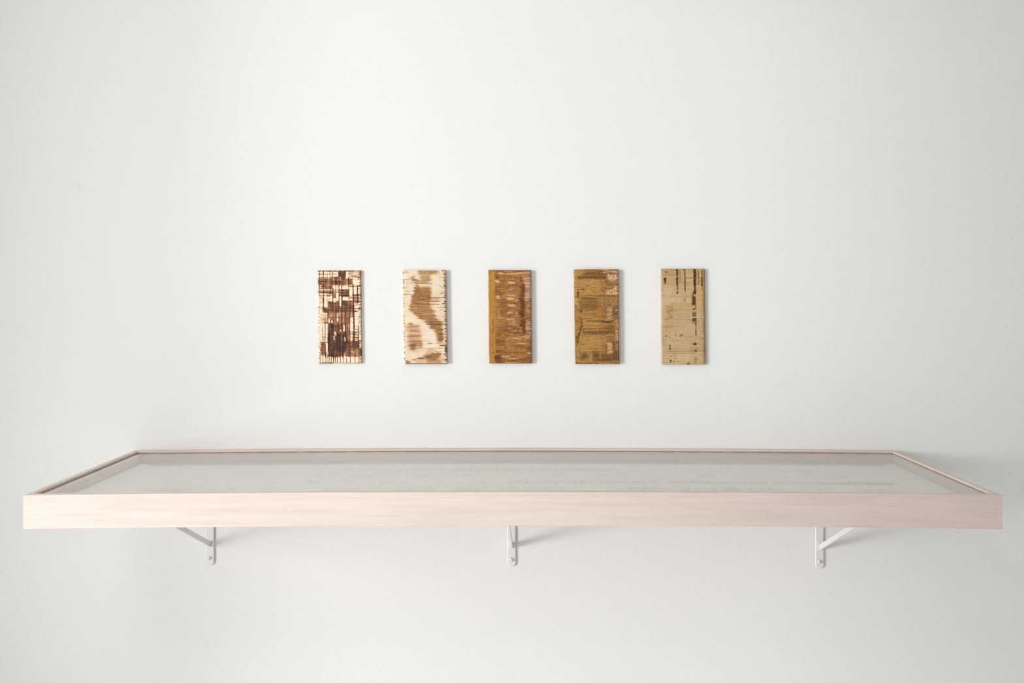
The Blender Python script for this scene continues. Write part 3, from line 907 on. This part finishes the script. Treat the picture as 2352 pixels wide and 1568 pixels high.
def paint_4():
    b = Board((58, 745, 57, 1505), (178, 137, 78), 44)
    b.tk = .7
    b.streak = vnoise(b.H, b.W, 2.0, 12, b.seed, 2)
    b.put(ss(b.N(26, 60), .4, .75), (172, 124, 62), .8)
    b.rect(55, 110, 60, 600, (196, 152, 94), .8, 16, 8)
    b.rect(150, 540, 200, 440, (190, 144, 82), .7, 20, 14)
    # brown upper sweeps
    b.poly([(100, 160), (250, 110), (420, 70), (620, 90), (560, 210), (400, 200), (200, 180)], (131, 94, 48), .75, 18, 30)
    b.rect(100, 540, 168, 200, (108, 72, 34), .8, 10, 40)
    b.rect(210, 460, 90, 140, (118, 84, 42), .55, 14, 30)
    b.rect(400, 560, 60, 100, (135, 104, 60), .7, 12, 30)
    # right pale area
    b.poly([(500, 62), (740, 62), (740, 180), (720, 235), (640, 240), (590, 200), (560, 130), (500, 90)], (222, 184, 150), .9, 12, 24, 5, .1)
    b.rect(590, 725, 160, 245, (226, 192, 158), .9, 10, 14, 5, .1)
    b.rect(540, 740, 215, 300, (160, 116, 82), .7, 14, 20)
    b.poly([(560, 370), (660, 350), (680, 310), (735, 305), (740, 440), (540, 440)], (222, 182, 142), .92, 7, 10, 5, .1)
    b.line([(480, 360), (560, 352), (650, 355), (665, 335), (620, 290), (560, 250)], 8, (104, 62, 34), .8)
    b.line([(500, 380), (540, 400), (520, 440)], 7, (108, 74, 40), .6)
    b.rect(600, 740, 110, 130, (110, 76, 54), .8, 6, 24)
    b.rect(600, 740, 62, 78, (110, 76, 58), .8, 6, 24)
    # middle
    b.rect(145, 430, 480, 680, (131, 96, 50), .62, 22, 36)
    b.rect(510, 740, 460, 560, (166, 124, 84), .8, 16, 20)
    b.rect(510, 640, 580, 760, (140, 112, 76), .7, 16, 20)
    b.rect(560, 645, 620, 810, (214, 174, 132), .8, 14, 20, 5, .1)
    b.rect(640, 740, 620, 820, (115, 86, 56), .8, 16, 12)
    b.rect(560, 665, 1045, 1070, (226, 188, 144), .9, 6, 10, 5, .1)
    b.rect(180, 700, 995, 1060, (118, 84, 40), .72, 14, 30)
    b.rect(180, 560, 880, 985, (186, 138, 70), .7, 14, 20)
    b.rect(510, 690, 905, 970, (135, 100, 52), .5, 14, 30)
    b.rect(130, 530, 1060, 1290, (186, 140, 76), .9, 18, 24)
    b.rect(560, 660, 1070, 1170, (160, 108, 72), .8, 14, 12)
    b.rect(640, 745, 1150, 1500, (113, 82, 54), .82, 16, 14)
    b.poly([(560, 1180), (635, 1180), (630, 1340), (550, 1350), (548, 1240)], (216, 174, 130), .92, 8, 12, 5, .1)
    b.rect(520, 560, 1200, 1340, (108, 76, 50), .6, 12, 12)
    b.ell(728, 1110, 22, 36, (214, 170, 124), .9)
    b.rect(450, 745, 1350, 1440, (117, 84, 46), .8, 16, 24)
    b.rect(130, 260, 1320, 1440, (117, 84, 40), .65, 18, 24)
    b.rect(330, 430, 1310, 1410, (108, 72, 28), .8, 16, 20)
    b.rect(330, 745, 1420, 1470, (110, 66, 32), .75, 10, 30)
    b.rect(90, 745, 1462, 1490, (180, 124, 66), .8, 6, 30)
    b.rect(640, 745, 1440, 1470, (206, 160, 116), .7, 8, 24)
    b.rect(150, 270, 446, 462, (226, 186, 132), .85, 4, 10)
    b.melt(1.5, 1.2, 7)
    b.grit(.30, 124, 14)
    b.grit(.06, 190, 30)
    for y, x0, x1, h, a_ in ((178, 110, 560, 16, .6), (130, 200, 620, 14, .45), (95, 380, 640, 10, .4), (500, 150, 420, 16, .5), (560, 180, 420, 14, .45), (620, 150, 430, 26, .45), (1020, 180, 640, 22, .5),
                           (1380, 330, 430, 34, .6), (1390, 130, 260, 30, .5), (1440, 330, 745, 20, .6), (1200, 650, 745, 60, .45), (1360, 640, 745, 60, .5), (700, 655, 735, 60, .45), (940, 560, 690, 20, .35)):
        b.ell((x0 + x1) / 2, y, (x1 - x0) / 2, h, (92, 56, 26), a_, .5, 60, 10, .85)
    # dark lines
    dk = (66, 34, 14)
    b.line([(240, 845), (360, 850), (480, 845), (520, 858), (570, 862), (640, 850), (690, 838)], 11, (84, 46, 20), .95, .4)
    b.line([(490, 848), (530, 862), (580, 864), (640, 852)], 20, dk, .97, .3)
    b.line([(190, 812), (310, 812)], 10, (110, 66, 30), .8)
    b.line([(380, 785), (560, 780), (640, 800)], 6, (108, 74, 36), .7)
    b.line([(190, 745), (400, 738)], 8, (108, 74, 34), .7)
    b.line([(80, 975), (230, 968), (420, 962), (640, 968)], 10, (92, 52, 22), .9)
    b.line([(70, 916), (260, 918), (460, 922)], 5, (110, 66, 26), .7)
    b.line([(70, 470), (300, 450), (430, 466), (480, 464), (740, 466)], 9, (116, 72, 38), .8)
    b.ell(455, 466, 34, 9, (84, 46, 22), .85)
    b.line([(60, 328), (250, 328)], 4, (126, 90, 44), .7)
    b.line([(320, 375), (370, 410), (410, 420)], 9, (108, 74, 36), .7)
    b.ell(200, 360, 34, 14, (110, 66, 32), .8)
    b.ell(262, 308, 22, 8, (96, 56, 26), .85)
    b.ell(385, 1272, 18, 8, (50, 24, 8), .95)
    b.line([(270, 1272), (500, 1268)], 5, (113, 78, 36), .6)
    # chain of blots on the left
    for cx, cy, rx, ry in ((120, 365, 12, 12), (118, 412, 16, 12), (112, 440, 8, 20), (112, 478, 12, 9), (124, 545, 9, 9), (163, 690, 18, 26), (162, 700, 20, 12), (160, 820, 12, 26), (172, 888, 14, 22), (150, 975, 12, 34), (198, 972, 18, 12), (118, 1080, 10, 40), (100, 1180, 12, 40)):
        b.ell(cx, cy, rx, ry, dk, .95, .35, 6, 6, .05)
    b.line([(163, 650), (163, 720)], 8, dk, .8)
    b.line([(158, 800), (175, 930), (150, 960), (145, 1010), (120, 1090), (100, 1200)], 16, dk, .95, .5, 4)
    b.line([(75, 1100), (118, 1102)], 9, dk, .9)
    b.rect(72, 112, 1040, 1160, (110, 70, 26), .7, 10, 10)
    b.ell(88, 1490, 14, 10, (40, 20, 10), .95)
    b.rect(90, 420, 1484, 1500, (90, 50, 24), .8, 4, 30)
    b.line([(60, 66), (400, 70)], 5, (117, 84, 44), .6)
    # netted edges
    z1 = b.zone(72, 180, 560, 1500, 10)
    b.speck((115, 76, 24), .55, .75, 2.2, 4.0, where=z1)
    b.speck((224, 176, 110), .66, .7, 2.2, 3.4, where=z1)
    z2 = b.zone(690, 745, 640, 1300, 10)
    b.speck((236, 204, 168), .55, .8, 2.6, 2.6, where=z2)
    b.fine(.4, (112, 72, 32), .64, 1.4, 30)
    b.fine(.2, (204, 164, 108), .64, 1.4, 34)
    b.speck((112, 70, 30), .7, .4)
    dark = ss(150.0 - b.c[..., 1], 10, 60)
    b.speck((84, 54, 26), .5, .5, where=dark)
    b.speck((196, 148, 90), .62, .45, where=dark)
    b.speck((88, 52, 30), .6, .5, where=b.zone(450, 745, 60, 1500))
    rr = np.random.RandomState(5)
    for y in range(70, 1490, 26):
        yy = y + rr.uniform(-10, 10)
        b.line([(724 + rr.uniform(-14, 10), yy), (748, yy)], rr.uniform(4, 10), (86, 56, 40), rr.uniform(.4, .9))
    return b.finish()


def paint_5():
    b = Board((60, 740, 50, 1515), (198, 171, 132), 55)
    b.put(ss(b.N(50, 50), .4, .75), (188, 158, 112), .7)
    b.put(b.zone(60, 560, 50, 300, 30), (186, 152, 104), .55)
    b.put(b.zone(590, 740, 200, 700, 26), (206, 166, 112), .7)
    b.put(b.zone(60, 200, 400, 600, 30), (214, 182, 146), .8)
    b.put(b.zone(200, 520, 460, 560, 20), (208, 178, 136), .6)
    b.put(b.zone(60, 220, 1330, 1520, 30), (206, 188, 156), .6)
    b.put(b.zone(440, 560, 120, 250, 20), (206, 174, 134), .7)
    b.put(b.zone(180, 560, 1000, 1300, 40), (200, 168, 132), .5)
    b.put(b.zone(680, 740, 60, 1500, 12), (176, 152, 116), .55)
    b.put(b.zone(320, 400, 1340, 1480, 14), (214, 182, 136), .5)
    for x0, x1, y0, y1 in ((200, 250, 490, 560), (300, 345, 480, 570), (450, 520, 490, 560), (100, 240, 345, 400), (300, 330, 1350, 1470), (420, 470, 1320, 1450)):
        b.rect(x0, x1, y0, y1, (218, 190, 152), .55, 8, 8)
    b.melt(1.5, 2.2, 4)
    dk = (60, 33, 12)
    hal = (150, 110, 60)

    def drip(x, y0, y1, wd, a=1.0, jag=.5):
        b.line([(x, y0), (x + 3, (y0 + y1) / 2), (x, y1)], wd * 1.7, hal, .4 * a, jag, 2, .1, 5, 4)
        b.line([(x, y0), (x + 3, (y0 + y1) / 2), (x, y1)], wd * 1.15, dk, a, min(.75, jag + .1), 6, .15, 4.5, 2.5)
    drip(304, 66, 200, 20); drip(303, 210, 300, 20, .97); drip(308, 318, 370, 11, .9); b.ell(306, 410, 14, 17, dk, .97)
    drip(115, 200, 250, 24, .97); b.rect(95, 135, 264, 274, dk, .9, 3, 8)
    drip(347, 80, 250, 8, .35)
    b.ell(412, 62, 18, 10, (50, 30, 16), .95); drip(424, 80, 270, 9, .75, .7); drip(424, 270, 395, 11, .8, .7); drip(418, 510, 545, 8, .5)
    drip(577, 66, 230, 32, 1, .25); drip(577, 240, 310, 28, .97, .4); drip(578, 310, 390, 20, .95, .5); b.ell(574, 410, 26, 28, dk, .97); b.line([(560, 400), (545, 440), (540, 470)], 14, dk, .9)
    drip(560, 490, 575, 44, .97, .35); b.rect(525, 590, 586, 606, dk, .7, 6, 12); drip(585, 610, 660, 10, .6)
    b.rect(535, 590, 655, 672, dk, .85, 5, 14); b.rect(532, 595, 695, 780, (100, 62, 28), .8, 8, 12, 6, .6); b.rect(540, 590, 764, 780, dk, .8, 5, 12)
    b.rect(533, 598, 802, 855, dk, .97, 6, 12); b.rect(545, 596, 866, 878, dk, .9, 4, 14); b.ell(586, 897, 15, 12, dk, .95); drip(588, 910, 990, 7, .45); drip(588, 995, 1065, 11, .75)
    b.ell(572, 1198, 26, 20, dk, .95, .4); b.rect(500, 640, 1196, 1204, dk, .5, 3, 20); b.rect(490, 630, 1258, 1268, (130, 86, 44), .6, 6, 20); b.ell(580, 1304, 24, 14, dk, .8, .5); b.rect(495, 600, 1298, 1306, dk, .4, 3, 20)
    b.rect(560, 600, 1400, 1500, (150, 112, 70), .6, 10, 10); b.ell(580, 1435, 20, 10, (120, 80, 40), .6)
    drip(632, 80, 170, 9, .75, .7); drip(636, 180, 290, 12, .6, .7); b.rect(615, 660, 205, 290, (176, 130, 70), .5, 8, 10)
    drip(686, 75, 180, 9, .75, .6); drip(686, 190, 245, 18, .95, .5); drip(686, 255, 300, 20, .95, .6); drip(688, 310, 370, 7, .45)
    b.ell(140, 98, 26, 9, dk, .85); b.rect(120, 320, 99, 106, hal, .6, 3, 30); b.rect(90, 300, 134, 141, (112, 74, 38), .6, 3, 30)
    b.ell(225, 70, 20, 8, hal, .6)
    for cx, cy, r in ((168, 712, 10), (200, 775, 8), (222, 790, 10), (178, 750, 7), (175, 640, 8), (215, 660, 8), (218, 685, 9), (180, 1102, 9), (130, 1080, 12), (500, 1090, 8), (316, 1466, 9), (236, 1462, 9), (268, 1066, 7), (370, 1062, 14), (352, 1078, 10)):
        b.ell(cx, cy, r + 5, r, (104, 68, 34), .7, .5, 8)
    drip(186, 1225, 1265, 12, .9); drip(188, 1265, 1290, 8, .8); drip(192, 1370, 1400, 7, .5); b.ell(192, 1458, 13, 18, dk, .95); drip(190, 1480, 1495, 7, .6)
    b.ell(465, 1502, 18, 10, (40, 26, 12), .95); b.line([(465, 1500), (475, 1465)], 5, (110, 76, 40), .6)
    b.line([(275, 1090), (285, 1040)], 5, (140, 100, 60), .6)
    b.line([(340, 1080), (380, 1050)], 9, (150, 108, 66), .7)
    b.rect(130, 250, 600, 700, (170, 134, 88), .5, 16, 30)
    for y, x0, x1, a in ((184, 440, 735, .8), (243, 560, 730, .6), (383, 580, 735, .5), (468, 70, 300, .5), (478, 300, 560, .7), (455, 380, 560, .6), (822, 100, 560, .55), (825, 460, 560, .7), (690, 120, 300, .5), (925, 60, 250, .5), (930, 560, 640, .5), (958, 560, 640, .4),
                         (1215, 100, 200, .4), (1278, 100, 640, .45), (1310, 80, 740, .75), (1338, 80, 600, .5), (1345, 70, 400, .4), (1370, 80, 250, .4), (1420, 90, 300, .35), (720, 70, 150, .4), (880, 520, 640, .6), (855, 480, 620, .5), (1120, 620, 740, .3), (1480, 60, 260, .4)):
        b.line([(x0, y), ((x0 + x1) / 2, y + 2), (x1, y)], 4.5, (124, 88, 50), a, .5)
    b.line([(620, 788), (735, 788)], 6, (224, 196, 150), .7)
    b.fine(.22, (140, 104, 62), .62, 1.4, 60)
    b.fine(.3, (222, 194, 150), .62, 1.4, 60)
    b.fine(.5, (130, 94, 54), .6, 1.5, 16, where=b.zone(120, 230, 600, 1060, 20))
    b.fine(.45, (128, 110, 84), .58, 1.5, 12, where=b.zone(650, 735, 440, 1400, 12))
    b.rect(60, 740, 48, 58, (150, 120, 84), .6, 3, 20)
    b.rect(728, 742, 60, 1420, (150, 130, 100), .6, 4, 3)
    b.speck((168, 132, 84), .68, .35)
    return b.finish()


m_board, nt, b = mat('stained_board', (0.5, 0.4, 0.3), 0.65, 0.25)
at_ = node(nt, 'ShaderNodeAttribute'); at_.attribute_name = 'stain'
tc = node(nt, 'ShaderNodeTexCoord')
nz = node(nt, 'ShaderNodeTexNoise'); nz.inputs['Scale'].default_value = 900; nz.inputs['Detail'].default_value = 2
hs = node(nt, 'ShaderNodeMix', data_type='RGBA', blend_type='OVERLAY'); hs.inputs['Factor'].default_value = 0.14
nt.links.new(tc.outputs['Object'], nz.inputs['Vector'])
nt.links.new(at_.outputs['Color'], hs.inputs['A']); nt.links.new(nz.outputs['Fac'], hs.inputs['B'])
nt.links.new(hs.outputs['Result'], b.inputs['Base Color'])
ALB = 1.0


def make_board(bd, cropx, cropy, scale, corners, thick, label, wav, bulge=0.0, soft_right=0.0):
    """corners: crop coordinates tl,tr,br,bl of the outline in the photo zoom; thick in metres"""
    H, W = bd.H, bd.W
    D = DW - thick
    u = np.linspace(0, 1, W)[None, :]
    v = np.linspace(0, 1, H)[:, None]
    tl, tr_, br_, bl = [np.array(c, float) for c in corners]
    px = (1 - v) * ((1 - u) * tl[0] + u * tr_[0]) + v * ((1 - u) * bl[0] + u * br_[0])
    py = (1 - v) * ((1 - u) * tl[1] + u * tr_[1]) + v * ((1 - u) * bl[1] + u * br_[1])
    rs = np.random.RandomState(bd.seed + 7)

    def wob(n, amp, cell):
        return (vnoise(1, n, 1, cell, rs.randint(1e6), 3)[0] - .5) * 2 * amp
    px = px + (1 - u) ** 3 * wob(H, wav, 22)[:, None] + u ** 3 * wob(H, wav, 12)[:, None]
    py = py + (1 - v) ** 3 * wob(W, wav * .7, 30)[None, :] + v ** 3 * wob(W, wav * .7, 30)[None, :] - bulge * np.sin(np.pi * u) * (1 - v) ** 3
    PX = cropx + px / scale
    PY = cropy + py / scale
    X = (PX - 1200) * D / F
    Z = EYE - (PY - 674) * D / F
    lum = bd.c.mean(axis=2) / 255
    relief = 0.0007 * (bd.streak - .5) + 0.0005 * (bd.grain - .5) + 0.0004 * (lum - .5)
    e = np.minimum(np.minimum(u, 1 - u) * (W - 1), np.minimum(v, 1 - v) * (H - 1))
    relief = relief - 0.0010 * np.exp(-e / 1.1)
    Y = -(thick + relief)
    if soft_right:
        Y = Y + soft_right * ss(u + 0 * v, .93, 1.0) ** 1.5
    cx, cz = X.mean(), Z.min()
    loc = Vector((cx, -0.0005, cz))
    front = np.stack([X - cx, Y, Z - cz], -1).reshape(-1, 3)
    idx = np.arange(H * W).reshape(H, W)
    a = idx[:-1, :-1].ravel(); b_ = idx[:-1, 1:].ravel(); c_ = idx[1:, 1:].ravel(); d_ = idx[1:, :-1].ravel()
    quads = [np.stack([a, d_, c_, b_], 1)]
    per = np.concatenate([idx[0, :-1], idx[:-1, -1], idx[-1, :0:-1], idx[:0:-1, 0]])
    nb = len(per)
    back = front[per].copy()
    back[:, 1] = 0
    bi = H * W + np.arange(nb)
    nx_ = np.roll(np.arange(nb), -1)
    quads.append(np.stack([per, per[nx_], bi[nx_], bi], 1))
    verts = np.concatenate([front, back, [[0, 0, float((Z - cz).mean())]]])
    cidx = len(verts) - 1
    tris = np.stack([bi, bi[nx_], np.full(nb, cidx)], 1)
    q = np.concatenate(quads)
    me = bpy.data.meshes.new('stained_board')
    me.vertices.add(len(verts))
    me.vertices.foreach_set('co', verts.astype(np.float32).ravel())
    nl = len(q) * 4 + len(tris) * 3
    me.loops.add(nl)
    me.loops.foreach_set('vertex_index', np.concatenate([q.ravel(), tris.ravel()]).astype(np.int32))
    me.polygons.add(len(q) + len(tris))
    st = np.concatenate([np.arange(len(q)) * 4, len(q) * 4 + np.arange(len(tris)) * 3]).astype(np.int32)
    me.polygons.foreach_set('loop_start', st)
    me.update(calc_edges=True)
    me.validate()
    colr = L(np.clip(bd.c, 0, 255)).reshape(-1, 3) * ALB
    bcol = colr[per] * 0.8
    allc = np.ones((len(verts), 4), np.float32)
    allc[:H * W, :3] = colr
    allc[H * W:H * W + nb, :3] = bcol
    allc[-1, :3] = bcol.mean(0)
    ca = me.color_attributes.new('stain', 'FLOAT_COLOR', 'POINT')
    ca.data.foreach_set('color', allc.ravel())
    o = link_mesh('stained_board', me, m_board)
    o.location = loc
    o['label'] = label
    o['category'] = 'artwork'
    o['group'] = 'small upright stained boards in a row on the wall'
    return o


make_board(paint_1(), 720, 610, 6.672, [(67, 72), (722, 72), (738, 1497), (80, 1497)], 0.0075,
           'cream board crossed by a dark brown grid of stains, leftmost on the wall', 1.2)
make_board(paint_2(), 915, 610, 6.672, [(68, 68), (720, 67), (745, 1503), (88, 1503)], 0.0115,
           'cream board with one soft tan-brown winding stain, second from the left on the wall', 2)
make_board(paint_3(), 1110, 610, 6.672, [(78, 68), (728, 68), (744, 1497), (90, 1497)], 0.0115,
           'ochre and brown board with pale oval flecks, middle one of the row on the wall', 2)
make_board(paint_4(), 1310, 610, 6.672, [(55, 62), (736, 57), (750, 1505), (75, 1505)], 0.0125,
           'golden brown board with thin dark cracks and a pale pinkish right edge, on the wall', 2, bulge=6)
make_board(paint_5(), 1510, 610, 6.672, [(60, 50), (732, 50), (745, 1512), (70, 1515)], 0.0115,
           'beige board with dark brown vertical drips, rightmost on the wall', 1.2, soft_right=0.004)
